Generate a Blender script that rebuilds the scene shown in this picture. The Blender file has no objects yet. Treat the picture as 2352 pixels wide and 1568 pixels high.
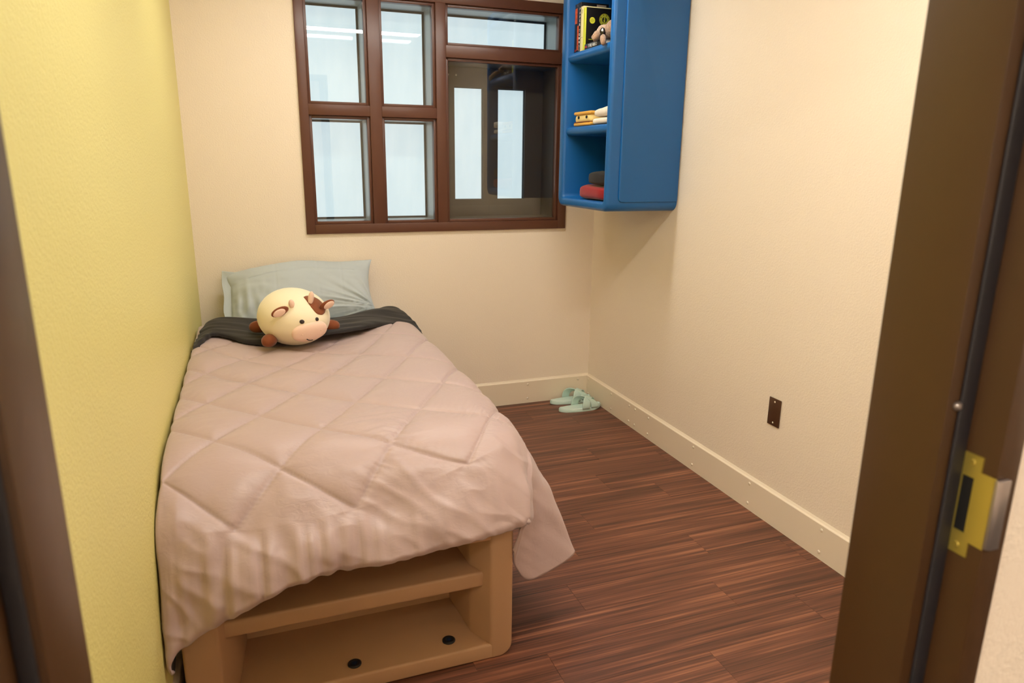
import bpy, bmesh, math, random
import numpy as np
from mathutils import Vector, Matrix, noise

random.seed(7)
scene = bpy.context.scene
COL = scene.collection

# ------------------------------------------------------------------ camera
F_PX = 1608.94
pitch, yaw, roll = -0.2523, -0.3548, 0.0112
CAM = Vector((-2.0832, -4.1222, 1.5599))
fwd = Vector((-math.sin(yaw) * math.cos(pitch), math.cos(yaw) * math.cos(pitch), math.sin(pitch)))
rt = Vector((math.cos(yaw), math.sin(yaw), 0))
upv = rt.cross(fwd)
r_ = rt * math.cos(roll) + upv * math.sin(roll)
u_ = -rt * math.sin(roll) + upv * math.cos(roll)
cam = bpy.data.cameras.new('camera')
cam.sensor_width = 36.0
cam.lens = F_PX * 36.0 / 2352.0
cam.clip_start = 0.02
cam.dof.use_dof = True
cam.dof.focus_distance = 3.4
cam.dof.aperture_fstop = 5.0
cam_o = bpy.data.objects.new('camera', cam)
COL.objects.link(cam_o)
M = Matrix((r_, u_, -fwd)).transposed().to_4x4()
M.translation = CAM
cam_o.matrix_world = M
scene.camera = cam_o

# ------------------------------------------------------------------ world, exposure, light levels
world = bpy.data.worlds.new('world')
scene.world = world
world.use_nodes = True
world.node_tree.nodes['Background'].inputs[0].default_value = (0.75, 0.87, 1.0, 1)
world.node_tree.nodes['Background'].inputs[1].default_value = 0.6
scene.view_settings.view_transform = 'Standard'
scene.view_settings.look = 'None'
scene.view_settings.exposure = 0.0
scene.view_settings.gamma = 1.0
scene.view_settings.use_curve_mapping = False
ROOM_LAMP = (32.0, 43.0)  # radiance of the ceiling strips in the room: head end, door end
HALL_FILL = 70.0         # radiance of the unseen fill strips in the corridor
FROST = 1.02            # radiance of the backlit frosted panes
LAMP_COL = (0.955, 0.92, 0.845)

# ------------------------------------------------------------------ helpers
def lin(c):
    out = []
    for v in c[:3]:
        v = v / 255.0
        out.append(v / 12.92 if v <= 0.04045 else ((v + 0.055) / 1.055) ** 2.4)
    return (*out, 1.0)

def mat(name, col, rough=0.5, metal=0.0, bump=None, spec=0.5, var=None, sheen=0.0, coat=0.0):
    m = bpy.data.materials.new(name)
    m.use_nodes = True
    nt = m.node_tree
    b = nt.nodes['Principled BSDF']
    b.inputs['Base Color'].default_value = lin(col)
    b.inputs['Roughness'].default_value = rough
    b.inputs['Metallic'].default_value = metal
    b.inputs['Specular IOR Level'].default_value = spec
    if sheen:
        b.inputs['Sheen Weight'].default_value = sheen
        b.inputs['Sheen Roughness'].default_value = 0.4
    if coat:
        b.inputs['Coat Weight'].default_value = coat
        b.inputs['Coat Roughness'].default_value = 0.08
    tc = nt.nodes.new('ShaderNodeTexCoord')
    if bump:
        scale, dist, strength = bump
        n = nt.nodes.new('ShaderNodeTexNoise')
        n.inputs['Scale'].default_value = scale
        n.inputs['Detail'].default_value = 3.0
        nt.links.new(tc.outputs['Object'], n.inputs['Vector'])
        bp = nt.nodes.new('ShaderNodeBump')
        bp.inputs['Distance'].default_value = dist
        bp.inputs['Strength'].default_value = strength
        nt.links.new(n.outputs['Fac'], bp.inputs['Height'])
        nt.links.new(bp.outputs['Normal'], b.inputs['Normal'])
    if var:
        scale, amount = var
        n = nt.nodes.new('ShaderNodeTexNoise')
        n.inputs['Scale'].default_value = scale
        n.inputs['Detail'].default_value = 4.0
        nt.links.new(tc.outputs['Object'], n.inputs['Vector'])
        r = nt.nodes.new('ShaderNodeValToRGB')
        c = lin(col)
        r.color_ramp.elements[0].position = 0.3
        r.color_ramp.elements[1].position = 0.7
        r.color_ramp.elements[0].color = (*[v * (1 - amount) for v in c[:3]], 1)
        r.color_ramp.elements[1].color = (*[min(1, v * (1 + amount)) for v in c[:3]], 1)
        nt.links.new(n.outputs['Fac'], r.inputs['Fac'])
        nt.links.new(r.outputs['Color'], b.inputs['Base Color'])
    return m

def emis(name, col, strength):
    m = bpy.data.materials.new(name)
    m.use_nodes = True
    b = m.node_tree.nodes['Principled BSDF']
    b.inputs['Base Color'].default_value = (0.8, 0.8, 0.8, 1)
    b.inputs['Roughness'].default_value = 0.4
    b.inputs['Emission Color'].default_value = (*col[:3], 1)
    b.inputs['Emission Strength'].default_value = strength
    return m

def tag(o, label=None, cat=None, group=None, kind=None):
    if label: o['label'] = label
    if cat: o['category'] = cat
    if group: o['group'] = group
    if kind: o['kind'] = kind
    return o

def empty(name, loc):
    o = bpy.data.objects.new(name, None)
    o.empty_display_size = 0.05
    COL.objects.link(o)
    o.location = loc
    return o

def wpos(o):
    p = Vector(o.location)
    while o.parent:
        o = o.parent
        p = p + Vector(o.location)
    return p

def link(name, mesh, parent=None, origin=None):
    """link a mesh given in world coordinates; its origin moves to `origin` (default: base centre)."""
    if origin is None:
        co = [v.co for v in mesh.vertices]
        mn = [min(c[i] for c in co) for i in range(3)]
        mx = [max(c[i] for c in co) for i in range(3)]
        origin = Vector(((mn[0] + mx[0]) / 2, (mn[1] + mx[1]) / 2, mn[2]))
    origin = Vector(origin)
    mesh.transform(Matrix.Translation(-origin))
    o = bpy.data.objects.new(name, mesh)
    COL.objects.link(o)
    if parent:
        o.parent = parent
        o.location = origin - wpos(parent)
    else:
        o.location = origin
    return o

def bm_obj(name, bm, m, parent=None, smooth=False, origin=None, angle=None):
    me = bpy.data.meshes.new(name)
    bm.to_mesh(me)
    bm.free()
    for x in (m if isinstance(m, (list, tuple)) else [m]):
        me.materials.append(x)
    if smooth:
        for p in me.polygons:
            p.use_smooth = True
        if angle is not None:
            me.set_sharp_from_angle(angle=math.radians(angle))
    return link(name, me, parent, origin)

def add_box(bm, x0, x1, y0, y1, z0, z1, bev=0.0, seg=2):
    r = bmesh.ops.create_cube(bm, size=1.0)
    vs = r['verts']
    for v in vs:
        v.co = Vector(((x0 + x1) / 2 + v.co.x * (x1 - x0), (y0 + y1) / 2 + v.co.y * (y1 - y0), (z0 + z1) / 2 + v.co.z * (z1 - z0)))
    if bev > 0:
        es = list({e for v in vs for e in v.link_edges})
        bmesh.ops.bevel(bm, geom=es, offset=bev, segments=seg, profile=0.5, affect='EDGES')
    return bm

def box(name, x0, x1, y0, y1, z0, z1, m, parent=None, bev=0.0, seg=2):
    bm = bmesh.new()
    add_box(bm, x0, x1, y0, y1, z0, z1, bev, seg)
    return bm_obj(name, bm, m, parent, smooth=bev > 0, angle=50)

def boxes(name, lst, m, parent=None, bev=0.0):
    bm = bmesh.new()
    for b in lst:
        add_box(bm, *b, bev)
    return bm_obj(name, bm, m, parent, smooth=bev > 0, angle=50)

def prism(name, pts, axis, a0, a1, m, parent=None, bev=0.0, smooth=True, angle=40):
    """extrude a closed 2D outline; axis 'x': pts=(y,z); 'y': pts=(x,z); 'z': pts=(x,y)."""
    bm = bmesh.new()
    def P(p, a):
        return {'x': (a, p[0], p[1]), 'y': (p[0], a, p[1]), 'z': (p[0], p[1], a)}[axis]
    v0 = [bm.verts.new(P(p, a0)) for p in pts]
    v1 = [bm.verts.new(P(p, a1)) for p in pts]
    n = len(pts)
    bm.faces.new(v0)
    bm.faces.new(list(reversed(v1)))
    for i in range(n):
        j = (i + 1) % n
        bm.faces.new((v0[j], v0[i], v1[i], v1[j]))
    bmesh.ops.recalc_face_normals(bm, faces=bm.faces)
    if bev > 0:
        es = [e for e in bm.edges if e.calc_face_angle(0) > 0.6]
        bmesh.ops.bevel(bm, geom=es, offset=bev, segments=2, profile=0.5, affect='EDGES')
    return bm_obj(name, bm, m, parent, smooth=smooth, angle=angle)

def round_rect(x0, x1, y0, y1, r, n=5):
    pts = []
    rr = r if isinstance(r, (list, tuple)) else [r] * 4
    for k, (cx, cy, a0) in enumerate(((x1, y1, 0), (x0, y1, 90), (x0, y0, 180), (x1, y0, 270))):
        q = rr[k]
        ox = cx - q if k in (0, 3) else cx + q
        oy = cy - q if k in (0, 1) else cy + q
        if q <= 1e-6:
            pts.append((cx, cy)); continue
        for i in range(n + 1):
            t = math.radians(a0 + 90 * i / n)
            pts.append((ox + q * math.cos(t), oy + q * math.sin(t)))
    return pts

def tube(name, path, rad, m, parent=None, n=8, closed_caps=True):
    bm = bmesh.new()
    rings = []
    P = [Vector(p) for p in path]
    R = rad if isinstance(rad, (list, tuple)) else [rad] * len(P)
    ref = Vector((0.13, 0.31, 0.94))
    for i, p in enumerate(P):
        t = (P[min(i + 1, len(P) - 1)] - P[max(i - 1, 0)]).normalized()
        a = t.cross(ref).normalized()
        b = t.cross(a)
        rings.append([bm.verts.new(p + a * R[i] * math.cos(2 * math.pi * k / n) + b * R[i] * math.sin(2 * math.pi * k / n)) for k in range(n)])
    for i in range(len(rings) - 1):
        for k in range(n):
            bm.faces.new((rings[i][k], rings[i][(k + 1) % n], rings[i + 1][(k + 1) % n], rings[i + 1][k]))
    if closed_caps:
        bm.faces.new(list(reversed(rings[0]))); bm.faces.new(rings[-1])
    bmesh.ops.recalc_face_normals(bm, faces=bm.faces)
    return bm_obj(name, bm, m, parent, smooth=True)

def ellipsoid(name, c, axes, m, parent=None, nu=28, nv=16, power=1.0, warp=None):
    """axes: three Vectors = half axes."""
    bm = bmesh.new()
    A = [Vector(a) for a in axes]
    c = Vector(c)
    def pw(v): return math.copysign(abs(v) ** power, v)
    def P(th, ph):
        d = Vector((pw(math.cos(ph)) * pw(math.cos(th)), pw(math.cos(ph)) * pw(math.sin(th)), pw(math.sin(ph))))
        if warp: d = warp(d)
        return c + A[0] * d.x + A[1] * d.y + A[2] * d.z
    top = bm.verts.new(P(0, math.pi / 2)); bot = bm.verts.new(P(0, -math.pi / 2))
    rows = [[bm.verts.new(P(2 * math.pi * i / nu, -math.pi / 2 + math.pi * j / nv)) for i in range(nu)] for j in range(1, nv)]
    for j in range(len(rows) - 1):
        for i in range(nu):
            k = (i + 1) % nu
            bm.faces.new((rows[j][i], rows[j][k], rows[j + 1][k], rows[j + 1][i]))
    for i in range(nu):
        k = (i + 1) % nu
        bm.faces.new((bot, rows[0][k], rows[0][i])); bm.faces.new((top, rows[-1][i], rows[-1][k]))
    bmesh.ops.recalc_face_normals(bm, faces=bm.faces)
    return bm_obj(name, bm, m, parent, smooth=True)

def grid_mesh(name, P, m, parent=None, thick=0.0, mats=None, flip=False, offset=-1.0):
    """P: array (ni, nj, 3). Open sheet; thick > 0 adds a solidified back with material index 1."""
    ni, nj = P.shape[:2]
    me = bpy.data.meshes.new(name)
    idx = np.arange(ni * nj).reshape(ni, nj)
    f = np.stack([idx[:-1, :-1], idx[1:, :-1], idx[1:, 1:], idx[:-1, 1:]], -1).reshape(-1, 4)
    if flip: f = f[:, ::-1]
    me.from_pydata(P.reshape(-1, 3).tolist(), [], f.tolist())
    for x in (mats or [m]): me.materials.append(x)
    for p in me.polygons: p.use_smooth = True
    o = link(name, me, parent)
    if thick > 0:
        s = o.modifiers.new('thickness', 'SOLIDIFY')
        s.thickness = thick; s.offset = offset
        if mats and len(mats) > 1:
            s.material_offset = 1; s.material_offset_rim = 0
    return o

def boolean_apply(o, cutters):
    for c in cutters:
        md = o.modifiers.new('cut', 'BOOLEAN')
        md.operation = 'DIFFERENCE'; md.solver = 'EXACT'; md.object = c
    dg = bpy.context.evaluated_depsgraph_get()
    dg.update()
    me = bpy.data.meshes.new_from_object(o.evaluated_get(dg))
    o.modifiers.clear()
    old = o.data
    o.data = me
    for c in cutters:
        bpy.data.objects.remove(c)
    return o

def bevel_mesh(o, w, seg=2, ang=0.5):
    bm = bmesh.new(); bm.from_mesh(o.data)
    bmesh.ops.remove_doubles(bm, verts=bm.verts, dist=1e-5)
    bmesh.ops.dissolve_limit(bm, angle_limit=0.01, verts=bm.verts, edges=bm.edges)
    es = [e for e in bm.edges if len(e.link_faces) == 2 and e.calc_face_angle(0) > ang]
    bmesh.ops.bevel(bm, geom=es, offset=w, segments=seg, profile=0.5, affect='EDGES', clamp_overlap=True)
    bm.to_mesh(o.data); bm.free()
    for p in o.data.polygons: p.use_smooth = True
    o.data.set_sharp_from_angle(angle=math.radians(40))

def text_obj(name, body, size, origin, xdir, ydir, m, parent, align='CENTER', line=1.0, depth=0.0004):
    cu = bpy.data.curves.new('txt', 'FONT')
    cu.body = body; cu.size = size; cu.align_x = align; cu.align_y = 'CENTER'
    cu.extrude = depth; cu.space_line = line; cu.resolution_u = 2
    t = bpy.data.objects.new('txt', cu); COL.objects.link(t)
    dg = bpy.context.evaluated_depsgraph_get(); dg.update()
    me = bpy.data.meshes.new_from_object(t.evaluated_get(dg))
    bpy.data.objects.remove(t)
    X = Vector(xdir).normalized(); Y = Vector(ydir).normalized(); Z = X.cross(Y)
    T = Matrix((X, Y, Z)).transposed().to_4x4(); T.translation = Vector(origin)
    me.transform(T)
    me.materials.clear(); me.materials.append(m)
    return link(name, me, parent)

def catmull(P, n, axis):
    """resample a control net along an axis (uniform Catmull-Rom)."""
    P = np.moveaxis(np.asarray(P, float), axis, 0)
    k = P.shape[0]
    t = np.linspace(0, k - 1, n)
    i = np.minimum(t.astype(int), k - 2)
    f = (t - i).reshape(-1, *([1] * (P.ndim - 1)))
    ext = np.concatenate([2 * P[:1] - P[1:2], P, 2 * P[-1:] - P[-2:-1]])
    p0, p1, p2, p3 = ext[i], ext[i + 1], ext[i + 2], ext[i + 3]
    q = 0.5 * (2 * p1 + (p2 - p0) * f + (2 * p0 - 5 * p1 + 4 * p2 - p3) * f ** 2 + (3 * p1 - p0 - 3 * p2 + p3) * f ** 3)
    return np.moveaxis(q, 0, axis)

def grid_normals(P):
    du = np.gradient(P, axis=0); dv = np.gradient(P, axis=1)
    n = np.cross(du, dv)
    return n / (np.linalg.norm(n, axis=-1, keepdims=True) + 1e-12)

def nz(x, y, z=0.0):
    return noise.noise(Vector((x, y, z)))

# ------------------------------------------------------------------ materials
m_cream = mat('cream wall paint', (247, 231, 211), 0.5, bump=(140, 0.003, 0.55), spec=0.4)
m_green = mat('lime wall paint', (234, 222, 140), 0.42, bump=(140, 0.003, 0.55), spec=0.5)
m_ceil = mat('white ceiling', (246, 242, 236), 0.8)
m_base = mat('cream enamelled baseboard', (242, 226, 202), 0.35)
m_screw = mat('painted screw head', (236, 222, 200), 0.25, spec=0.8)
m_brown = mat('brown frame enamel', (96, 58, 42), 0.33, bump=(60, 0.001, 0.1))
m_jamb = mat('dark brown door frame enamel', (72, 46, 22), 0.4, bump=(90, 0.0006, 0.2))
m_rubber = mat('black rubber', (42, 40, 44), 0.5)
m_panel = mat('olive brown security panel', (70, 54, 40), 0.55)
m_reveal = mat('grey aluminium reveal', (168, 172, 172), 0.35, metal=0.3)
m_seam = mat('dark sealant', (52, 47, 42), 0.6)
m_blue = mat('blue moulded plastic', (20, 96, 164), 0.34, bump=(300, 0.0006, 0.25), spec=0.5)
m_bed = mat('tan moulded plastic', (190, 150, 114), 0.42, bump=(220, 0.0008, 0.25))
m_black = mat('black fabric', (33, 28, 26), 0.75, bump=(240, 0.001, 0.3), sheen=0.15)
m_sheet = mat('pale blue sheet fabric', (188, 195, 197), 0.85, bump=(260, 0.001, 0.3))
m_brass = mat('brass strike', (206, 186, 92), 0.38, metal=0.75)
m_steel = mat('steel', (170, 160, 155), 0.3, metal=0.8)
m_hole_shade = mat('painted mortise shade', (10, 9, 8), 0.9)  # near-black colour stands for the shade inside the mortise
m_plate = mat('brown steel cover plate', (92, 64, 46), 0.32, metal=0.35)
m_bolt = mat('black bolt head', (30, 32, 36), 0.4)
m_boltc = mat('dark blue bolt socket', (22, 42, 70), 0.3)

def fabric_quilt():
    m = mat('mauve satin quilt', (190, 165, 161), 0.42, sheen=0.25)
    nt = m.node_tree
    b = nt.nodes['Principled BSDF']
    tc = nt.nodes['Texture Coordinate']
    mp = nt.nodes.new('ShaderNodeMapping')
    mp.inputs['Scale'].default_value = (26, 60, 40)
    mp.inputs['Rotation'].default_value = (0, 0, 0.5)
    n = nt.nodes.new('ShaderNodeTexNoise'); n.inputs['Scale'].default_value = 1.0; n.inputs['Detail'].default_value = 4
    n.inputs['Distortion'].default_value = 1.5
    nt.links.new(tc.outputs['Object'], mp.inputs['Vector']); nt.links.new(mp.outputs['Vector'], n.inputs['Vector'])
    bp = nt.nodes.new('ShaderNodeBump'); bp.inputs['Distance'].default_value = 0.005; bp.inputs['Strength'].default_value = 0.17
    nt.links.new(n.outputs['Fac'], bp.inputs['Height']); nt.links.new(bp.outputs['Normal'], b.inputs['Normal'])
    return m
m_quilt = fabric_quilt()

def wood():
    m = bpy.data.materials.new('streaked wood vinyl')
    m.use_nodes = True
    nt = m.node_tree
    b = nt.nodes['Principled BSDF']
    b.inputs['Roughness'].default_value = 0.42
    tc = nt.nodes.new('ShaderNodeTexCoord')
    oi = nt.nodes.new('ShaderNodeObjectInfo')
    ml = nt.nodes.new('ShaderNodeMath'); ml.operation = 'MULTIPLY'; ml.inputs[1].default_value = 37.0
    cb = nt.nodes.new('ShaderNodeCombineXYZ')
    nt.links.new(oi.outputs['Random'], ml.inputs[0])
    for k in range(3): nt.links.new(ml.outputs[0], cb.inputs[k])
    ad = nt.nodes.new('ShaderNodeVectorMath'); ad.operation = 'ADD'
    nt.links.new(tc.outputs['Object'], ad.inputs[0]); nt.links.new(cb.outputs[0], ad.inputs[1])
    facs = []
    for sx, sy, det in ((1.1, 46.0, 3.0), (2.5, 150.0, 2.0)):
        mp = nt.nodes.new('ShaderNodeMapping'); mp.inputs['Scale'].default_value = (sx, sy, 1.0)
        nt.links.new(ad.outputs[0], mp.inputs['Vector'])
        n = nt.nodes.new('ShaderNodeTexNoise'); n.inputs['Scale'].default_value = 1.0; n.inputs['Detail'].default_value = det
        n.inputs['Roughness'].default_value = 0.55
        nt.links.new(mp.outputs['Vector'], n.inputs['Vector'])
        facs.append(n.outputs['Fac'])
    mx = nt.nodes.new('ShaderNodeMath'); mx.operation = 'MULTIPLY_ADD'; mx.inputs[1].default_value = 0.55
    hm = nt.nodes.new('ShaderNodeMath'); hm.operation = 'MULTIPLY'; hm.inputs[1].default_value = 0.45
    nt.links.new(facs[1], hm.inputs[0]); nt.links.new(facs[0], mx.inputs[0]); nt.links.new(hm.outputs[0], mx.inputs[2])
    r = nt.nodes.new('ShaderNodeValToRGB')
    e = r.color_ramp.elements
    e[0].position = 0.34; e[0].color = lin((60, 36, 28))
    e[1].position = 0.66; e[1].color = lin((160, 104, 76))
    k = e.new(0.45); k.color = lin((96, 58, 43))
    k = e.new(0.54); k.color = lin((116, 70, 52))
    nt.links.new(mx.outputs[0], r.inputs['Fac'])
    nt.links.new(r.outputs['Color'], b.inputs['Base Color'])
    bp = nt.nodes.new('ShaderNodeBump'); bp.inputs['Distance'].default_value = 0.0006; bp.inputs['Strength'].default_value = 0.3
    nt.links.new(facs[1], bp.inputs['Height']); nt.links.new(bp.outputs['Normal'], b.inputs['Normal'])
    return m
m_wood = wood()
m_sub = mat('dark subfloor', (40, 26, 20), 0.8)

def glass():
    m = bpy.data.materials.new('clear glass')
    m.use_nodes = True
    nt = m.node_tree
    for n in list(nt.nodes): nt.nodes.remove(n)
    out = nt.nodes.new('ShaderNodeOutputMaterial')
    t = nt.nodes.new('ShaderNodeBsdfTransparent'); t.inputs[0].default_value = (0.93, 0.96, 0.95, 1)
    g = nt.nodes.new('ShaderNodeBsdfGlossy'); g.inputs['Roughness'].default_value = 0.0
    f = nt.nodes.new('ShaderNodeFresnel'); f.inputs['IOR'].default_value = 2.05
    x = nt.nodes.new('ShaderNodeMixShader')
    ge = nt.nodes.new('ShaderNodeNewGeometry')
    om = nt.nodes.new('ShaderNodeMath'); om.operation = 'SUBTRACT'; om.inputs[0].default_value = 1.0
    mu = nt.nodes.new('ShaderNodeMath'); mu.operation = 'MULTIPLY'
    nt.links.new(ge.outputs['Backfacing'], om.inputs[1]); nt.links.new(f.outputs[0], mu.inputs[0]); nt.links.new(om.outputs[0], mu.inputs[1])
    nt.links.new(mu.outputs[0], x.inputs[0]); nt.links.new(t.outputs[0], x.inputs[1]); nt.links.new(g.outputs[0], x.inputs[2])
    nt.links.new(x.outputs[0], out.inputs[0])
    return m
m_glass = glass()

def frosted():
    m = bpy.data.materials.new('backlit frosted pane')
    m.use_nodes = True
    nt = m.node_tree
    b = nt.nodes['Principled BSDF']
    b.inputs['Base Color'].default_value = (0.30, 0.33, 0.34, 1)
    b.inputs['Roughness'].default_value = 0.02
    tc = nt.nodes.new('ShaderNodeTexCoord')
    mp = nt.nodes.new('ShaderNodeMapping'); mp.inputs['Scale'].default_value = (14, 14, 3)
    n = nt.nodes.new('ShaderNodeTexNoise'); n.inputs['Scale'].default_value = 1.0; n.inputs['Detail'].default_value = 5
    nt.links.new(tc.outputs['Object'], mp.inputs['Vector']); nt.links.new(mp.outputs['Vector'], n.inputs['Vector'])
    r = nt.nodes.new('ShaderNodeValToRGB')
    r.color_ramp.elements[0].position = 0.3; r.color_ramp.elements[0].color = (0.62, 0.745, 0.83, 1)
    r.color_ramp.elements[1].position = 0.7; r.color_ramp.elements[1].color = (0.71, 0.81, 0.88, 1)
    nt.links.new(n.outputs['Fac'], r.inputs['Fac'])
    nt.links.new(r.outputs['Color'], b.inputs['Emission Color'])
    b.inputs['Emission Strength'].default_value = FROST
    return m
m_frost = frosted()

# ------------------------------------------------------------------ room shell
W = -2.382            # left wall
YF0, YF1 = -3.462, -3.616   # door wall: room face, corridor face
ZC = 2.69
JR, JL = -1.333, -2.256     # door opening
HEAD = 2.32

fl = box('floor', -4.3, 2.2, -6.2, 0.35, -0.06, -0.004, m_sub); tag(fl, kind='structure')
fl['label'] = 'dark streaked wood-look plank floor of the bedroom'; fl['category'] = 'floor'
# individual vinyl planks
PW = 0.166
y = 0.0
row = 0
rr = random.Random(4)
while y > -3.75:
    y1 = max(y - PW, -3.8)
    x = -W and W - 0.0
    off = [0.37, 0.91, 0.15, 0.66, 0.5, 0.02][row % 6]
    cuts = [W] + [c for c in (W - 0.05 + off + k * 1.0 for k in range(-1, 4)) if W + 0.06 < c < -0.06] + [0.0]
    for a, b in zip(cuts[:-1], cuts[1:]):
        box('plank', a + 0.0004, b - 0.0004, y1 + 0.0004, y - 0.0004, -0.005, 0.0, m_wood, fl)
    y = y1
    row += 1

wl = box('wall_left', W - 0.12, W, YF0, 0.0, 0, ZC, m_green); tag(wl, 'lime green painted wall beside the bed', 'wall', kind='structure')
wr = box('wall_right', 0, 0.12, YF0, 0.0, 0, ZC, m_cream); tag(wr, 'cream textured wall with the brown cover plate', 'wall', kind='structure')
WX0, WX1, WZ0, WZ1 = -1.775, -0.228, 1.168, 2.44
wb = boxes('wall_back', [(W - 0.12, WX0, 0, 0.3, 0, ZC), (WX1, 0.12, 0, 0.3, 0, ZC),
                         (WX0, WX1, 0, 0.3, 0, WZ0), (WX0, WX1, 0, 0.3, WZ1, ZC)], m_cream)
tag(wb, 'cream textured wall that holds the window', 'wall', kind='structure')
wf = boxes('wall_front', [(-4.2, JL - 0.05, YF1 + 0.012, YF0 - 0.012, 0, ZC), (JR + 0.075, 2.1, YF1 + 0.012, YF0 - 0.012, 0, ZC),
                          (JL - 0.05, JR + 0.075, YF1 + 0.012, YF0 - 0.012, HEAD + 0.05, ZC)], m_cream)
tag(wf, 'cream wall around the brown doorway', 'wall', kind='structure')
ce = box('ceiling', -4.3, 2.2, -6.2, 0.35, ZC, ZC + 0.08, m_ceil); tag(ce, 'white ceiling', 'ceiling', kind='structure')
wc = boxes('wall_corridor', [(-4.3, -4.2, -6.2, YF1 + 0.012, 0, ZC), (2.1, 2.2, -6.2, YF1 + 0.012, 0, ZC), (-4.2, 2.1, -6.2, -6.1, 0, ZC)], m_cream)
tag(wc, 'cream corridor walls outside the doorway', 'wall', kind='structure')

# baseboards with screws -----------------------------------------------------
BT, BH = 0.014, 0.150
screw_me = None
def make_screw_mesh():
    bm = bmesh.new()
    prof = [(0.0078, 0.0), (0.0076, 0.0016), (0.0055, 0.0034), (0.0024, 0.0042)]
    rings = [[bm.verts.new((r * math.cos(k * math.pi / 5), r * math.sin(k * math.pi / 5), h)) for k in range(10)] for r, h in prof]
    for a, b in zip(rings[:-1], rings[1:]):
        for k in range(10): bm.faces.new((a[k], a[(k + 1) % 10], b[(k + 1) % 10], b[k]))
    c = bm.verts.new((0, 0, 0.0030))
    for k in range(10): bm.faces.new((rings[-1][k], rings[-1][(k + 1) % 10], c))
    me = bpy.data.meshes.new('screw'); bm.to_mesh(me); bm.free()
    me.materials.append(m_screw)
    for p in me.polygons: p.use_smooth = True
    return me
screw_me = make_screw_mesh()
def screw(parent, pos, normal, scale=1.0, me=None):
    o = bpy.data.objects.new('screw', me or screw_me)
    COL.objects.link(o)
    o.parent = parent
    o.location = Vector(pos) - wpos(parent)
    o.rotation_euler = Vector(normal).to_track_quat('Z', 'Y').to_euler()
    o.scale = (scale,) * 3
    return o

def baseboard(name, p0, p1, nrm, label):
    """p0->p1 along the wall face, nrm into the room."""
    d = Vector(p1) - Vector(p0)
    bm = bmesh.new()
    prof = [(0, 0), (BT, 0), (BT, BH - 0.002), (BT - 0.002, BH), (0.006, BH + 0.003), (0, BH + 0.012)]
    a = [bm.verts.new(Vector(p0) + Vector(nrm) * o + Vector((0, 0, z))) for o, z in prof]
    b = [bm.verts.new(Vector(p1) + Vector(nrm) * o + Vector((0, 0, z))) for o, z in prof]
    bm.faces.new(a); bm.faces.new(list(reversed(b)))
    for i in range(len(prof)):
        j = (i + 1) % len(prof); bm.faces.new((a[i], b[i], b[j], a[j]))
    bmesh.ops.recalc_face_normals(bm, faces=bm.faces)
    o = bm_obj(name, bm, m_base)
    return tag(o, label, 'baseboard', kind='structure')
bb = baseboard('baseboard_back', (W, 0, 0), (0, 0, 0), (0, -1, 0), 'cream baseboard with screw heads under the window wall')
br = baseboard('baseboard_right', (0, -BT, 0), (0, YF0, 0), (-1, 0, 0), 'long cream baseboard with paired screw heads along the right wall')
bl = baseboard('baseboard_left', (W, -BT, 0), (W, YF0, 0), (1, 0, 0), 'cream baseboard along the green wall behind the bed')
for yy in (-0.04, -0.37, -0.60, -0.67, -0.822, -1.27, -1.717, -2.164, -2.61, -3.06):
    for zz in (0.128, 0.031): screw(br, (-BT, yy, zz), (-1, 0, 0))
for xx in (-0.08, -0.446, -0.9):
    for zz in (0.128, 0.031): screw(bb, (xx, -BT, zz), (0, -1, 0))

# ------------------------------------------------------------------ window
win = boxes('window_1', [(-1.795, -1.747, -0.014, 0.05, 1.148, 2.458), (-0.262, -0.208, -0.014, 0.05, 1.148, 2.458),
                         (-1.747, -0.262, -0.014, 0.05, 1.148, 1.200), (-1.747, -0.262, -0.014, 0.05, 2.404, 2.458)], m_brown, bev=0.0015)
tag(win, 'dark brown steel window frame with five glazed openings beside the blue cabinet', 'window', kind='structure')
VX = [(-1.4167, -1.3503), (-1.036, -0.9777)]
for a, b in VX:
    box('mullion', a, b, -0.013, 0.05, 1.199, 2.405, m_brown, win, 0.0015)
box('transom', -1.748, VX[0][0], -0.0135, 0.05, 1.790, 1.8466, m_brown, win, 0.0015)
box('transom', VX[0][1], VX[1][0], -0.0135, 0.05, 1.790, 1.8466, m_brown, win, 0.0015)
box('transom', VX[1][1], -0.262, -0.0135, 0.05, 2.1234, 2.188, m_brown, win, 0.0015)
CELLS = [(-1.747, VX[0][0], 1.200, 1.790), (-1.747, VX[0][0], 1.8466, 2.404),
         (VX[0][1], VX[1][0], 1.200, 1.790), (VX[0][1], VX[1][0], 1.8466, 2.404),
         (VX[1][1], -0.262, 2.188, 2.404)]
BIG = (VX[1][1], -0.262, 1.200, 2.1234)
GY = 0.022
def ring_box(name, x0, x1, z0, z1, y0, y1, w, m, parent, bev=0.0):
    return boxes(name, [(x0, x0 + w, y0, y1, z0, z1), (x1 - w, x1, y0, y1, z0, z1),
                        (x0 + w, x1 - w, y0, y1, z0, z0 + w), (x0 + w, x1 - w, y0, y1, z1 - w, z1)], m, parent, bev)
RD = 0.215
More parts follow.
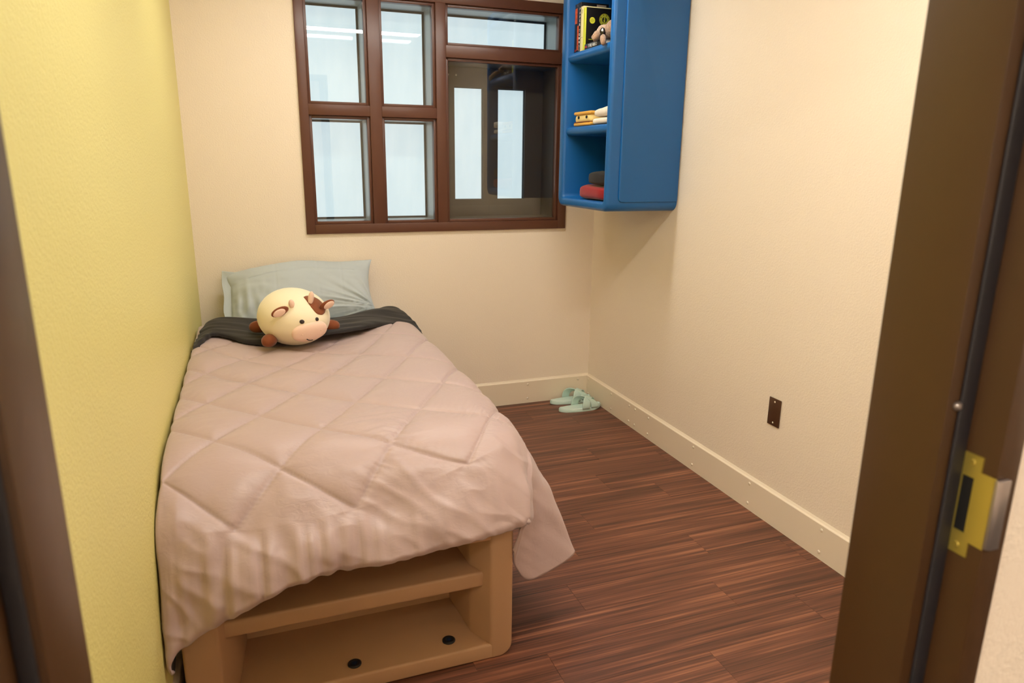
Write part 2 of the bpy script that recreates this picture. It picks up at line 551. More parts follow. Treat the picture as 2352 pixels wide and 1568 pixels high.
for x0, x1, z0, z1 in CELLS + [BIG]:
    big = (x0, x1, z0, z1) == BIG
    ring_box('glazing_bead', x0, x1, z0, z1, 0.004, 0.05, 0.016, m_brown, win, 0.001)
    box('glass_pane', x0 + 0.010, x1 - 0.010, GY, GY + 0.006, z0 + 0.010, z1 - 0.010, m_glass, win)
    e = 0.004
    if not big:
        ring_box('reveal', x0 + e, x1 - e, z0 + e, z1 - e, 0.05, RD, 0.010, m_reveal, win)
        ring_box('sealant', x0 + 0.014, x1 - 0.014, z0 + 0.014, z1 - 0.014, RD - 0.006, RD + 0.012, 0.011, m_seam, win)
        box('frosted_pane', x0, x1, RD + 0.002, RD + 0.010, z0, z1, m_frost, win)
    else:
        ring_box('reveal', x0 + e, x1 - e, z0 + e, z1 - e, 0.05, 0.245, 0.012, m_panel, win)
        # security panel with two slots
        s1 = (-0.862, -0.676); s2 = (-0.580, -0.398); zs = (1.318, 1.993)
        py0, py1 = 0.235, 0.250
        boxes('slotted_panel', [(x0, s1[0], py0, py1, z0, z1), (s1[1], s2[0], py0, py1, z0, z1), (s2[1], x1, py0, py1, z0, z1),
                                (s1[0], s1[1], py0, py1, z0, zs[0]), (s1[0], s1[1], py0, py1, zs[1], z1),
                                (s2[0], s2[1], py0, py1, z0, zs[0]), (s2[0], s2[1], py0, py1, zs[1], z1)], m_panel, win)
        for a, b in (s1, s2):
            ring_box('slot_edge', a - 0.001, b + 0.001, zs[0] - 0.001, zs[1] + 0.001, py1, py1 + 0.018, 0.005, m_seam, win)
            box('frosted_pane', a - 0.02, b + 0.02, py1 + 0.016, py1 + 0.022, zs[0] - 0.02, zs[1] + 0.02, m_frost, win)
        # raised cover strips of the panel, leaving thin joint lines
        for a, b in ((x0 + 0.02, -0.641), (-0.637, -0.33)):
            box('panel_strip', a, b, py0 - 0.003, py0, z0 + 0.02, 1.282, m_panel, win, 0.001)
        for sx in (-0.90, -0.85):
            o = screw(win, (sx, py0, 2.06), (0, -1, 0), 0.8)

# ------------------------------------------------------------------ doorway (hollow metal frame)
def jamb(name, sgn, x, step, face, label):
    X = lambda o: x + sgn * o
    yr0, ys = YF0, CAM.y + 0.552
    pts = [(X(0.05), YF0 - 0.012), (X(0.05), YF0), (X(0.0), YF0), (X(0.0), ys), (X(step), ys), (X(step), YF1), (X(step + face), YF1), (X(step + face), YF1 + 0.014)]
    o = prism(name, pts, 'z', 0, HEAD + 0.04, m_jamb, None, 0.0022)
    return tag(o, label, 'door frame', kind='structure')
dr = jamb('door_1', 1, JR, 0.040, 0.036, 'dark brown metal door jamb with the brass strike plate')
dl = jamb('trim_1', -1, JL, 0.020, 0.036, 'dark brown metal door jamb beside the green wall')
YS = CAM.y + 0.552
hd = boxes('trim_2', [(JL - 0.05, JR + 0.07, YF1, YF0, HEAD, HEAD + 0.05)], m_jamb, None, 0.002)
tag(hd, 'dark brown head of the door frame', 'door frame', kind='structure')
# gaskets on the stop
prism('gasket', round_rect(JR + 0.017, JR + 0.0395, YS - 0.005, YS + 0.0, 0.002, 3), 'z', 0, HEAD, m_rubber, dr)
prism('gasket', round_rect(JL - 0.0195, JL - 0.006, YS - 0.004, YS + 0.0, 0.0018, 3), 'z', 0, HEAD, m_rubber, dl)
# silencer
sl = ellipsoid('silencer', (JR + 0.014, YS - 0.002, 1.286), ((0.0058, 0, 0), (0, 0.005, 0), (0, 0, 0.0058)), m_steel, dr, 14, 8)
# strike plate: T outline with an opening over a painted dark sheet, lip folded round the frame face
xs = JR + 0.040
def strike():
    o = boxes('strike_plate', [(xs - 0.0022, xs, -3.5765, -3.5725, 1.096, 1.227), (xs - 0.0022, xs, -3.598, -3.591, 1.096, 1.227),
                               (xs - 0.0022, xs, -3.591, -3.5765, 1.198, 1.227), (xs - 0.0022, xs, -3.591, -3.5765, 1.096, 1.126),
                               (xs - 0.0022, xs, -3.6155, -3.598, 1.116, 1.208)], m_brass, dr)
    lip = prism('strike_lip', [(xs - 0.0022, -3.6155), (xs - 0.0022, -3.6195), (xs + 0.002, -3.6225), (xs + 0.0165, -3.6225), (xs + 0.0165, -3.6170), (xs + 0.003, -3.6165), (xs, -3.6155)],
                'z', 1.118, 1.207, m_steel, dr, 0.0008)
    lip['label'] = 'bright steel lip of the strike'
    box('strike_hole_shade', xs - 0.0012, xs - 0.0004, -3.591, -3.5765, 1.126, 1.198, m_hole_shade, dr)  # black sheet paints the shade of the hole; no recess behind
    for zz, yy in ((1.2165, -3.585), (1.107, -3.583)):
        bm = bmesh.new()
        bmesh.ops.create_cone(bm, cap_ends=True, segments=14, radius1=0.0052, radius2=0.0042, depth=0.0016)
        add_box(bm, -0.0036, 0.0036, -0.0007, 0.0007, 0.0004, 0.0012); add_box(bm, -0.0007, 0.0007, -0.0036, 0.0036, 0.0004, 0.0012)
        bmesh.ops.transform(bm, matrix=Matrix.Translation((xs - 0.0028, yy, zz)) @ Matrix.Rotation(math.radians(-90), 4, 'Y'), verts=bm.verts)
        bm_obj('strike_screw', bm, m_brass, dr)
strike()

# ------------------------------------------------------------------ ceiling fixtures (light)
m_lamp = emis('room lamp diffuser', LAMP_COL, ROOM_LAMP[0])
m_lamp1 = emis('door end lamp diffuser', LAMP_COL, ROOM_LAMP[1])
m_hall_fill = emis('hall fill diffuser', LAMP_COL, HALL_FILL)  # shared by both unseen corridor fill strips
m_fix = mat('white fixture enamel', (235, 235, 232), 0.4)
def strip(x0, x1, yc, w, mm, label):
    t = empty('ceiling_light', ((x0 + x1) / 2, yc, ZC - 0.03))
    tag(t, label, 'light')
    boxes('housing', [(x0 - 0.01, x1 + 0.01, yc - w / 2 - 0.012, yc - w / 2, ZC - 0.032, ZC), (x0 - 0.01, x1 + 0.01, yc + w / 2, yc + w / 2 + 0.012, ZC - 0.032, ZC),
                      (x0 - 0.01, x0, yc - w / 2, yc + w / 2, ZC - 0.032, ZC), (x1, x1 + 0.01, yc - w / 2, yc + w / 2, ZC - 0.032, ZC)], m_fix, t)
    box('diffuser', x0, x1, yc - w / 2, yc + w / 2, ZC - 0.038, ZC - 0.028, mm, t)
strip(-1.98, -0.52, -0.94, 0.13, m_lamp, 'white ceiling strip light above the head of the bed')
strip(-1.98, -0.52, -2.60, 0.13, m_lamp1, 'white ceiling strip light nearer the doorway')
strip(-4.0, -2.5, -4.75, 0.16, m_hall_fill, 'unseen corridor ceiling strip set left of the doorway to fill the room')  # unseen strip, set left to throw fill through the doorway
strip(0.1, 1.6, -4.75, 0.16, m_hall_fill, 'added corridor fill strip right of the doorway, out of view')  # added to brighten the corridor wall and the left jamb

# ------------------------------------------------------------------ bed
BX0, BX1, BY0, BY1 = -2.350, -1.390, -2.286, -0.03
BZ = 0.452
def make_bed():
    bed = empty('bed', ((BX0 + BX1) / 2, (BY0 + BY1) / 2, 0))
    tag(bed, 'tan moulded plastic bed base with open shelf at its foot', 'bed')
    bm = bmesh.new()
    def post(pts, xo):
        t = bmesh.new()
        v0 = [t.verts.new((x, yy, 0.0)) for x, yy in pts]; v1 = [t.verts.new((x, yy, BZ)) for x, yy in pts]
        t.faces.new(v0); t.faces.new(list(reversed(v1)))
        n = len(pts)
        for i in range(n):
            j = (i + 1) % n; t.faces.new((v0[j], v0[i], v1[i], v1[j]))
        bmesh.ops.recalc_face_normals(t, faces=t.faces)
        low = [e for e in t.edges if all(abs(v.co.x - xo) < 1e-5 and v.co.z < 1e-5 for v in e.verts)]
        bmesh.ops.bevel(t, geom=low, offset=0.045, segments=6, profile=0.5, affect='EDGES')
        es = [e for e in t.edges if e.calc_face_angle(0) > 0.35]
        bmesh.ops.bevel(t, geom=es, offset=0.009, segments=3, profile=0.5, affect='EDGES', clamp_overlap=True)
        me = bpy.data.meshes.new('t'); t.to_mesh(me); t.free(); bm.from_mesh(me); bpy.data.meshes.remove(me)
    post([(BX0, BY1), (BX0, BY0), (-2.256, BY0), (-2.2165, -2.197), (-2.198, -2.0), (-2.198, BY1)], BX0)
    post([(BX1, BY1), (-1.523, BY1), (-1.523, -2.0), (-1.507, -2.197), (-1.463, BY0), (BX1, BY0)], BX1)
    add_box(bm, -2.31, -1.43, BY0 + 0.001, BY1, 0.0, 0.054, 0.008, 3)
    add_box(bm, -2.31, -1.43, BY0 + 0.004, BY1, 0.424, BZ - 0.001, 0.006, 2)
    add_box(bm, -2.26, -1.46, -2.252, -1.95, 0.247, 0.300, 0.008, 3)
    add_box(bm, -2.24, -1.49, -2.0, BY1, 0.03, 0.44)
    body = bm_obj('body', bm, m_bed, bed, smooth=True, angle=45)
    for bx, by in ((-1.888, -2.232), (-1.586, -2.222)):
        bm = bmesh.new()
        prof = [(0.021, 0.0), (0.021, 0.003), (0.0175, 0.0055), (0.0105, 0.0055), (0.0095, 0.002)]
        rings = [[bm.verts.new((bx + r * math.cos(k * math.pi / 12), by + r * math.sin(k * math.pi / 12), 0.0545 + h)) for k in range(24)] for r, h in prof]
        for a, b in zip(rings[:-1], rings[1:]):
            for k in range(24): bm.faces.new((a[k], a[(k + 1) % 24], b[(k + 1) % 24], b[k]))
        bm.faces.new(rings[-1])
        bo = bm_obj('bolt', bm, m_bolt, bed, smooth=True, angle=35)
        bo['label'] = 'black round bolt head'
        bm = bmesh.new()
        bmesh.ops.create_cone(bm, cap_ends=True, segments=6, radius1=0.0085, radius2=0.0085, depth=0.002)
        bmesh.ops.translate(bm, verts=bm.verts, vec=(bx, by, 0.0575))
        so = bm_obj('socket', bm, m_boltc, bo)
    return bed
bed = make_bed()

# mattress in its pale blue sheet
mt = bmesh.new()
add_box(mt, -2.340, -1.350, -2.13, -0.02, BZ + 0.001, 0.690, 0.06, 5)
mt = bm_obj('mattress', mt, m_sheet, None, smooth=True, angle=60)
tag(mt, 'mattress in a pale blue fitted sheet on the tan bed base', 'mattress')

# ---- quilt: control net rows head -> foot, columns wall -> room
def row(yv, dz=0.0, sag=0.0):
    return [(-2.366, yv, .62), (-2.372, yv, .722 + dz), (-2.325, yv, .750 + dz), (-2.05, yv, .748 + dz - sag), (-1.76, yv, .748 + dz - sag), (-1.50, yv, .752 + dz),
            (-1.39, yv, .747 + dz), (-1.312, yv, .702 + dz), (-1.285, yv, .56), (-1.27, yv, .30)]
NET = [row(-.42, 0, .03), row(-.80, -.004, .034), row(-1.25, -.004, .008), row(-1.65, -.004), row(-1.95, -.008)]
NET[-1][9] = (-1.225, -1.95, .27); NET[-1][8] = (-1.262, -1.95, .54)
NET += [
 [(-2.368, -2.10, .55), (-2.374, -2.10, .69), (-2.325, -2.10, .722), (-2.05, -2.10, .726), (-1.76, -2.10, .728), (-1.50, -2.10, .732), (-1.39, -2.09, .728), (-1.305, -2.08, .685), (-1.218, -2.11, .51), (-1.142, -2.13, .262)],
 [(-2.368, -2.215, .45), (-2.376, -2.22, .63), (-2.325, -2.215, .655), (-2.05, -2.215, .662), (-1.76, -2.215, .672), (-1.50, -2.21, .690), (-1.39, -2.19, .694), (-1.318, -2.165, .655), (-1.232, -2.185, .47), (-1.150, -2.20, .262)],
 [(-2.368, -2.27, .38), (-2.378, -2.29, .545), (-2.325, -2.288, .575), (-2.05, -2.288, .580), (-1.76, -2.285, .594), (-1.50, -2.272, .632), (-1.40, -2.245, .645), (-1.330, -2.225, .615), (-1.318, -2.235, .43), (-1.315, -2.245, .238)],
 [(-2.366, -2.30, .31), (-2.378, -2.345, .405), (-2.325, -2.345, .455), (-2.05, -2.342, .515), (-1.76, -2.337, .530), (-1.50, -2.325, .565), (-1.40, -2.305, .575), (-1.338, -2.285, .565), (-1.362, -2.270, .45), (-1.378, -2.268, .31)],
 [(-2.364, -2.31, .265), (-2.374, -2.372, .255), (-2.325, -2.372, .330), (-2.05, -2.362, .446), (-1.76, -2.362, .458), (-1.50, -2.362, .484), (-1.41, -2.352, .488), (-1.350, -2.338, .496), (-1.372, -2.305, .462), (-1.392, -2.288, .38)],
]
NI, NJ = 330, 300
Q = catmull(catmull(np.array(NET), NI, 0), NJ, 1)
ARC_S = [2.02]
N = grid_normals(Q)
if N[NI // 3, NJ // 2, 2] < 0: N = -N
# unrolled length coordinate S (0 at y=-2.02 on the top, negative down the foot end)
midcol = Q[:, int(NJ * 0.45)]
seg = np.concatenate([[0], np.cumsum(np.linalg.norm(np.diff(midcol, axis=0), axis=1))])
k0 = int(np.argmin(np.abs(midcol[:, 1] + 2.02)))
Sarr = seg[k0] - seg
D = np.zeros((NI, NJ))
cxi = (0.096, 3.291, 0.431, 0.147, -0.196, -0.414)
crr = (1.822, 0.08, 5.902, -0.866, -0.506, -1.126)
for i in range(NI):
    S = Sarr[i]
    for j in range(NJ):
        p = Q[i, j]
        u = j / (NJ - 1)
        x = p[0] + 2.205
        if u > 0.80: x = (-1.32 + (u - 0.80) * 2.2) + 2.205
        xi = cxi[0] + cxi[1] * x + cxi[2] * S + cxi[3] * x * S + cxi[4] * S * S + cxi[5] * x * x
        R = crr[0] + crr[1] * x + crr[2] * S + crr[3] * x * S + crr[4] * S * S + crr[5] * x * x
        a, b = xi - R / 2, xi + R / 2
        da = abs(a - round(a)) * 0.26
        db = abs(b - round(b)) * 0.26
        side = 1.0 if u < 0.86 else max(0, 1 - (u - 0.86) * 14)
        dm = math.hypot(min(da, db), max(0, -R) * 0.19 + (1 - side) * 0.3)
        groove = -0.0060 * math.exp(-(dm / 0.0050) ** 2)
        puff = 0.0105 * (1 - math.exp(-(dm / 0.040) ** 1.3))
        # gathered wrinkles running off the stitch lines
        near = math.exp(-(dm / 0.05) ** 2)
        al = b if da < db else a
        pk = max(0.0, nz(p[0] * 3.1, p[1] * 3.1, 12.0) + 0.25)
        wr = near * 0.0055 * pk * nz(al * 30, dm * 10, 3.1)
        wr += 0.005 * nz(p[0] * 4, p[1] * 4, p[2] * 4)
        wr += 0.0045 * pk * nz(p[0] * 7 + p[1] * 10, p[1] * 34 - p[0] * 6, 1.0)
        # folds down the foot drape
        t = min(1, max(0, (-S - 0.05) / 0.32))
        tf = t * t * (3 - 2 * t)
        if u < 0.80:
            left = max(0, min(1, (-p[0] - 1.60) / 0.5))
            n1 = nz(p[0] * 4.6 + p[2] * 3.0 - 1.0, p[2] * 2.0, 7.7)
            q1 = nz(p[0] * 9 - p[2] * 7.0, p[2] * 3.0, 21.0)
            rg = 1 - abs(nz(p[0] * 9 + p[2] * 11, p[2] * 4 - p[0] * 3, 15.0)) * 2
            n2 = nz(p[0] * 26 + p[2] * 4, p[2] * 3, 2.2)
            wr += tf * (0.034 * n1 + 0.018 * q1 + 0.006 * max(0, rg - 0.55) * 2) + tf * t * 0.003 * n2 * (0.15 + left)
            h = max(0, t - 0.80) * 5
            wr += 0.017 * h * nz(p[0] * 40, 0.3, 5.5) * (0.12 + left)
        else:
            wr += 0.010 * nz(p[1] * 9, p[2] * 4, 4.4) + 0.004 * nz(p[0] * 20 + p[2] * 22, p[1] * 20, 1.5)
        if p[1] > -0.95 and p[2] > 0.6:
            k_ = min(1, (p[1] + 0.95) / 0.2)
            wr *= 1 - 0.6 * k_; puff *= 1 - 0.7 * k_
        # keep clear of the wall
        edge = min(1, max(0, (p[0] + 2.378) / 0.05))
        D[i, j] = (groove + puff + wr) * (0.25 + 0.75 * edge)
for i in range(NI):
    # hem stitching: a soft roll at the very edge
    e = (NI - 1 - i)
    if e < 9: D[i] -= 0.012 * ((9 - e) / 9) ** 2
Qd = Q + N * D[..., None]
Qd[..., 0] = np.maximum(Qd[..., 0], W + 0.003)
for j in range(NJ):          # scalloped hem
    for k in range(1, 14):
        w = (14 - k) / 13.0
        Qd[-k, j, 2] += w * 0.007 * nz(Qd[-k, j, 0] * 36, 0.1, 9.0)
quilt = empty('quilt', (-1.85, -1.35, 0.72))
tag(quilt, 'mauve diamond-stitched quilt with black lining spread over the bed', 'quilt')
qo = grid_mesh('quilted_cover', Qd, m_quilt, quilt, thick=0.010, mats=[m_quilt, m_black, m_quilt], flip=False)
for k, p in enumerate(qo.data.polygons):          # the gathered corner shows its mauve side only
    ii, jj = divmod(k, NJ - 1)
    if jj > 0.70 * NJ and ii > 0.60 * NI: p.material_index = 2

# ---- black lining folded back at the head
up_edge = [(-2.352, -.50), (-2.29, -.42), (-2.13, -.40), (-1.95, -.40), (-1.75, -.43), (-1.56, -.42), (-1.40, -.34), (-1.345, -.40), (-1.318, -.56), (-1.305, -.66)]
lo_edge = [(-2.366, -.88), (-2.30, -.70), (-2.23, -.70), (-2.14, -.77), (-2.03, -.80), (-1.84, -.80), (-1.64, -.77), (-1.48, -.67), (-1.36, -.64), (-1.318, -.80)]
zt = [.722, .752, .742, .722, .722, .740, .752, .737, .705, .672]
Bn = []
for k in range(10):
    ux, uy = up_edge[k]; lx, ly = lo_edge[k]; z = zt[k]
    r = []
    for s, dz in ((-0.03, -0.045), (-0.02, 0.004), (0.06, 0.034), (0.30, 0.032), (0.55, 0.028), (0.80, 0.027), (0.97, 0.022), (1.0, 0.006)):
        r.append((ux + (lx - ux) * s, uy + (ly - uy) * s, z + dz))
    Bn.append(r)
Bp = catmull(catmull(np.array(Bn), 200, 0), 90, 1)
BN = grid_normals(Bp)
if BN[100, 40, 2] < 0: BN = -BN
for i in range(200):
    for j in range(90):
        p = Bp[i, j]
        w = min(1, j / 20.0)
        d = 0.007 * nz(p[0] * 5 + p[1] * 9, p[1] * 22, 0.5) + 0.002 * nz(p[0] * 8 + p[1] * 12, p[1] * 30, 3.5) + 0.006 * nz(p[0] * 6, p[1] * 6, 8.0)
        Bp[i, j] = p + BN[i, j] * d * w
Bp[..., 0] = np.maximum(Bp[..., 0], W + 0.003)
fo = grid_mesh('folded_lining', Bp, m_black, quilt, thick=0.008, flip=True)
fo['label'] = 'black lining folded back at the head'

# ------------------------------------------------------------------ pillow
def make_pillow():
    pil = empty('pillow', (-1.86, -0.16, 0.72))
    tag(pil, 'pale blue-grey pillow propped upright against the wall behind the plush cow', 'pillow')
    ni, nj = 120, 80
    bmP = {}
    def centre(a, b):
        x = -1.842 + 0.372 * a
        zb = 0.712 + 0.006 * a
        ztp = 0.995 + 0.012 * a + 0.012 * math.cos(a * 4.2 + 0.4) - 0.075 * max(0, -a - 0.70) - 0.03 * max(0, a - 0.8)
        s = (b + 1) / 2
        # right side pinched in at mid height, corner flares out
        if a > 0:
            x += a ** 3 * (0.012 + 0.010 * max(0, b) ** 2 - 0.026 * (1 - b * b))
        else:
            x -= a ** 4 * 0.034 * max(0, min(1, (b - 0.45) / 0.5))
        z = zb + (ztp - zb) * s
        yv = -0.265 + 0.205 * s + 0.02 * math.sin(a * 3)
        return Vector((x, yv, z))
    nrm = Vector((0, -0.81, 0.58)).normalized()
    def build(sign):
        P = np.zeros((ni, nj, 3))
        for i in range(ni):
            a = -1 + 2 * i / (ni - 1)
            for j in range(nj):
                b = -1 + 2 * j / (nj - 1)
                t = 0.082 * max(0, (1 - abs(a) ** 3.2)) ** 0.6 * max(0, (1 - abs(b) ** 2.6)) ** 0.62
                c = centre(a, b)
                w = 0
                if sign > 0:
                    cr = math.exp(-((b - 0.56 + 0.10 * a * a) / 0.016) ** 2)
                    w -= 0.006 * cr * (1 if abs(a) < 0.75 else 0)
                    for ac in (-0.38, 0.22, 0.56):
                        w -= 0.0035 * math.exp(-((a - ac) / 0.012) ** 2) * (0.5 + 0.5 * b if b > -0.2 else 0.4)
                    rx = max(0, a - 0.1) * max(0, 0.5 - b)
                    ang = math.atan2(b + 0.75, 1.05 - a)
                    w += 0.030 * rx * nz(ang * 9, (a + b) * 1.2, 2.0)
                    lx = max(0, -a - 0.3) * max(0, 0.7 - b)
                    w += 0.028 * lx * nz(a * 11, b * 2.0, 6.0)
                    w += 0.006 * nz(a * 3, b * 3, 1.0) + 0.002 * nz(a * 6 + b * 3, b * 5, 5.0)
                    # loose flange at the right edge
                    w *= min(1, t / 0.02)
                P[i, j] = c + nrm * (sign * t + w)
        return P
    A = build(1); B = build(-0.8)
    P = np.concatenate([A, B[:, ::-1][:, 1:]], 1)
    grid_mesh('pillowcase', P, m_sheet, pil, flip=False)
    # open hem of the case, folded at the left end
    net = [
      [(-2.252, -.062, .968), (-2.225, -.080, .966), (-2.17, -.095, .960)],
      [(-2.256, -.105, .905), (-2.215, -.110, .905), (-2.17, -.135, .905)],
      [(-2.250, -.150, .845), (-2.205, -.155, .845), (-2.17, -.185, .845)],
      [(-2.256, -.200, .775), (-2.215, -.200, .775), (-2.17, -.235, .775)],
      [(-2.246, -.235, .722), (-2.205, -.240, .722), (-2.17, -.260, .722)],
    ]
    H = catmull(catmull(np.array(net), 50, 0), 50, 1)
    grid_mesh('pillowcase_hem', H, m_sheet, pil, thick=0.003)
    return pil
make_pillow()

# ------------------------------------------------------------------ plush cow
m_plush = mat('cream plush fabric', (252, 238, 206), 0.8, bump=(420, 0.0015, 0.3), sheen=0.35)
m_plushpink = mat('pale pink plush fabric', (248, 212, 190), 0.8, bump=(420, 0.0015, 0.3), sheen=0.3)
m_plushbrown = mat('chestnut plush fabric', (134, 70, 34), 0.85, bump=(420, 0.0015, 0.4), sheen=0.3)
m_eye = mat('dark brown embroidery', (48, 30, 26), 0.5)
def make_cow():
    c = Vector((-1.928, -0.78, 0.846))
    h = Vector((0.41, -0.912, 0)).normalized(); up = Vector((0, 0, 1)); l = up.cross(h)
    R = (0.182, 0.158, 0.130)
    root = empty('plush_cow', (c.x, c.y, c.z - R[2]))
    tag(root, 'round cream plush cow with brown eye patch and pink snout on the bed', 'plush toy')
    def W3(d, k=1.0): return c + h * (R[0] * d[0] * k) + l * (R[1] * d[1] * k) + up * (R[2] * d[2] * k)
    def warp(d):
        # fuller behind, a little flatter underneath
        return Vector((d.x, d.y * (1.0 - 0.05 * d.x), d.z * (1.0 - 0.13 * d.x) if d.z > 0 else d.z))
    ellipsoid('body', c, (h * R[0], l * R[1], up * R[2]), m_plush, root, 40, 24, 1.0, warp)
    def decal(name, outline, m, k0=1.012, rings=5, k1=None):
        pts = [Vector(p).normalized() for p in outline]
        ce = sum(pts, Vector()) / len(pts); ce.normalize()
        bm = bmesh.new()
        def S(d, k):
            d = warp(d.normalized()); return W3(d, k)
        cv = bm.verts.new(S(ce, k1 or k0))
        prev = None
        for r in range(1, rings + 2):
            t = min(1, r / rings)
            kk = 0.985 if r == rings + 1 else (k0 + ((k1 or k0) - k0) * (1 - t * t))
            ring = [bm.verts.new(S(ce.lerp(p, t), kk)) for p in pts]
            n = len(ring)
            for i in range(n):
                j = (i + 1) % n
                if prev is None: bm.faces.new((cv, ring[i], ring[j]))
                else: bm.faces.new((prev[i], ring[i], ring[j], prev[j]))
            prev = ring
        bmesh.ops.recalc_face_normals(bm, faces=bm.faces)
        return bm_obj(name, bm, m, root, smooth=True)
    def disc(d, ra, rb, n=18):
        d = Vector(d).normalized()
        a = Vector((0, 0, 1)).cross(d).normalized(); b = d.cross(a)
        return [d + a * (ra * math.cos(2 * math.pi * k / n)) + b * (rb * math.sin(2 * math.pi * k / n)) for k in range(n)]
    decal('eye', disc((0.933, -0.344, 0.107), 0.068, 0.082), m_eye, 1.012, 4, 1.022)
    decal('eye', disc((0.984, 0.113, 0.135), 0.055, 0.075), m_eye, 1.012, 4, 1.022)
    patch = [(0.50, 0.03, 0.865), (0.60, 0.03, 0.80), (0.70, 0.035, 0.71), (0.80, 0.05, 0.60), (0.865, 0.08, 0.49), (0.92, 0.13, 0.37), (0.93, 0.22, 0.29), (0.90, 0.34, 0.25),
             (0.80, 0.50, 0.30), (0.64, 0.58, 0.45), (0.50, 0.50, 0.68), (0.44, 0.30, 0.82), (0.45, 0.14, 0.86)]
    dn = catmull(np.array(patch + patch[:1]), 48, 0)[:-1]
    pt = decal('eye_patch', [tuple(v) for v in dn], m_plushbrown, 1.010, 6)
    pt['label'] = 'chestnut brown eye patch'
    # snout
    sd = Vector((0.93, -0.085, -0.315)).normalized()
    sc = W3(sd, 0.93)
    n = (h * (sd.x / R[0]) + l * (sd.y / R[1]) + up * (sd.z / R[2])).normalized()
    n = (n + Vector((0, 0, 0.10))).normalized()
    sx = (up.cross(n)).normalized(); sy = n.cross(sx)
    ca, sa = math.cos(0.10), math.sin(0.10)
    sx, sy = sx * ca + sy * sa, sy * ca - sx * sa
    A, Bv, Cn = 0.082, 0.048, 0.030
    sn = ellipsoid('snout', sc, (sx * A, sy * Bv, n * Cn), m_plushpink, root, 32, 18, 0.92)
    sn['label'] = 'pale pink snout'
    def SN(a, b):
        t = math.sqrt(max(0.0, 1 - a * a - b * b)); return sc + sx * (A * a) + sy * (Bv * b) + n * (Cn * t * 1.04 + 0.001)
    tube('mouth', [SN(-0.30 + 0.36 * t, -0.42 - 0.30 * math.sin(min(1, t * 1.15) * math.pi * 0.55)) for t in [k / 10 for k in range(11)]], 0.0022, m_eye, sn, 6)
    for a in (-0.55, 0.55):
        tube('nostril', [SN(a - 0.05, 0.16), SN(a, 0.20), SN(a + 0.05, 0.16)], 0.0014, m_plushpink, sn, 6)
    # horns
    for d, t, ln in (((0.665, -0.441, 0.603), (0.25, -0.25, 0.93), 0.034), ((0.734, 0.107, 0.671), (0.12, 0.12, 0.98), 0.050)):
        b0 = W3(Vector(d).normalized(), 0.97); ax = (h * t[0] + l * t[1] + up * t[2]).normalized()
        s1 = ax.cross(h).normalized(); s2 = ax.cross(s1)
        ho = ellipsoid('horn', b0 + ax * ln * 0.42, (s1 * 0.0135, s2 * 0.0115, ax * ln * 0.62), m_plushpink, root, 14, 10)
        ho['label'] = 'pale pink horn'
    # ears: brown back, pink cup
    for d, out, side in (((0.64, -0.60, 0.50), (-0.05, -0.95, -0.22), -1), ((0.80, 0.36, 0.46), (-0.10, 0.96, 0.16), 1)):
        b0 = W3(Vector(d).normalized(), 1.03)
        o = (h * out[0] + l * out[1] + up * out[2]).normalized()
        nn = (h * 0.75 + up * (-0.45 if side > 0 else -0.30) + l * (-0.25 * side)); nn = (nn - o * nn.dot(o)).normalized()
        wv = o.cross(nn)
        ear = ellipsoid('ear', b0 + o * 0.030, (o * 0.042, wv * 0.026, nn * 0.009), m_plushbrown, root, 20, 12)
        inn = ellipsoid('inner_ear', b0 + o * 0.036 + nn * 0.006, (o * 0.030, wv * 0.021, nn * 0.007), m_plushpink, ear, 18, 10)
        inn['label'] = 'pale pink inner ear'
    # stubby legs
    for px, py, pz, dx, dy, nm in ((-2.052, -0.885, 0.748, -0.35, -0.75, 0), (-2.098, -0.655, 0.765, -0.9, -0.1, 1), (-1.752, -0.735, 0.764, 0.9, -0.25, 2), (-1.80, -0.60, 0.752, 0.9, 0.3, 3)):
        d = Vector((dx, dy, 0)).normalized(); s = Vector((0, 0, 1)).cross(d)
        lg = ellipsoid('leg', (px - d.x * 0.012, py - d.y * 0.012, pz + 0.016), (d * 0.046, s * 0.031, Vector((0, 0, 0.029))), m_plushbrown, root, 18, 12, 0.9)
        lg['label'] = 'chestnut brown stubby foot'
make_cow()

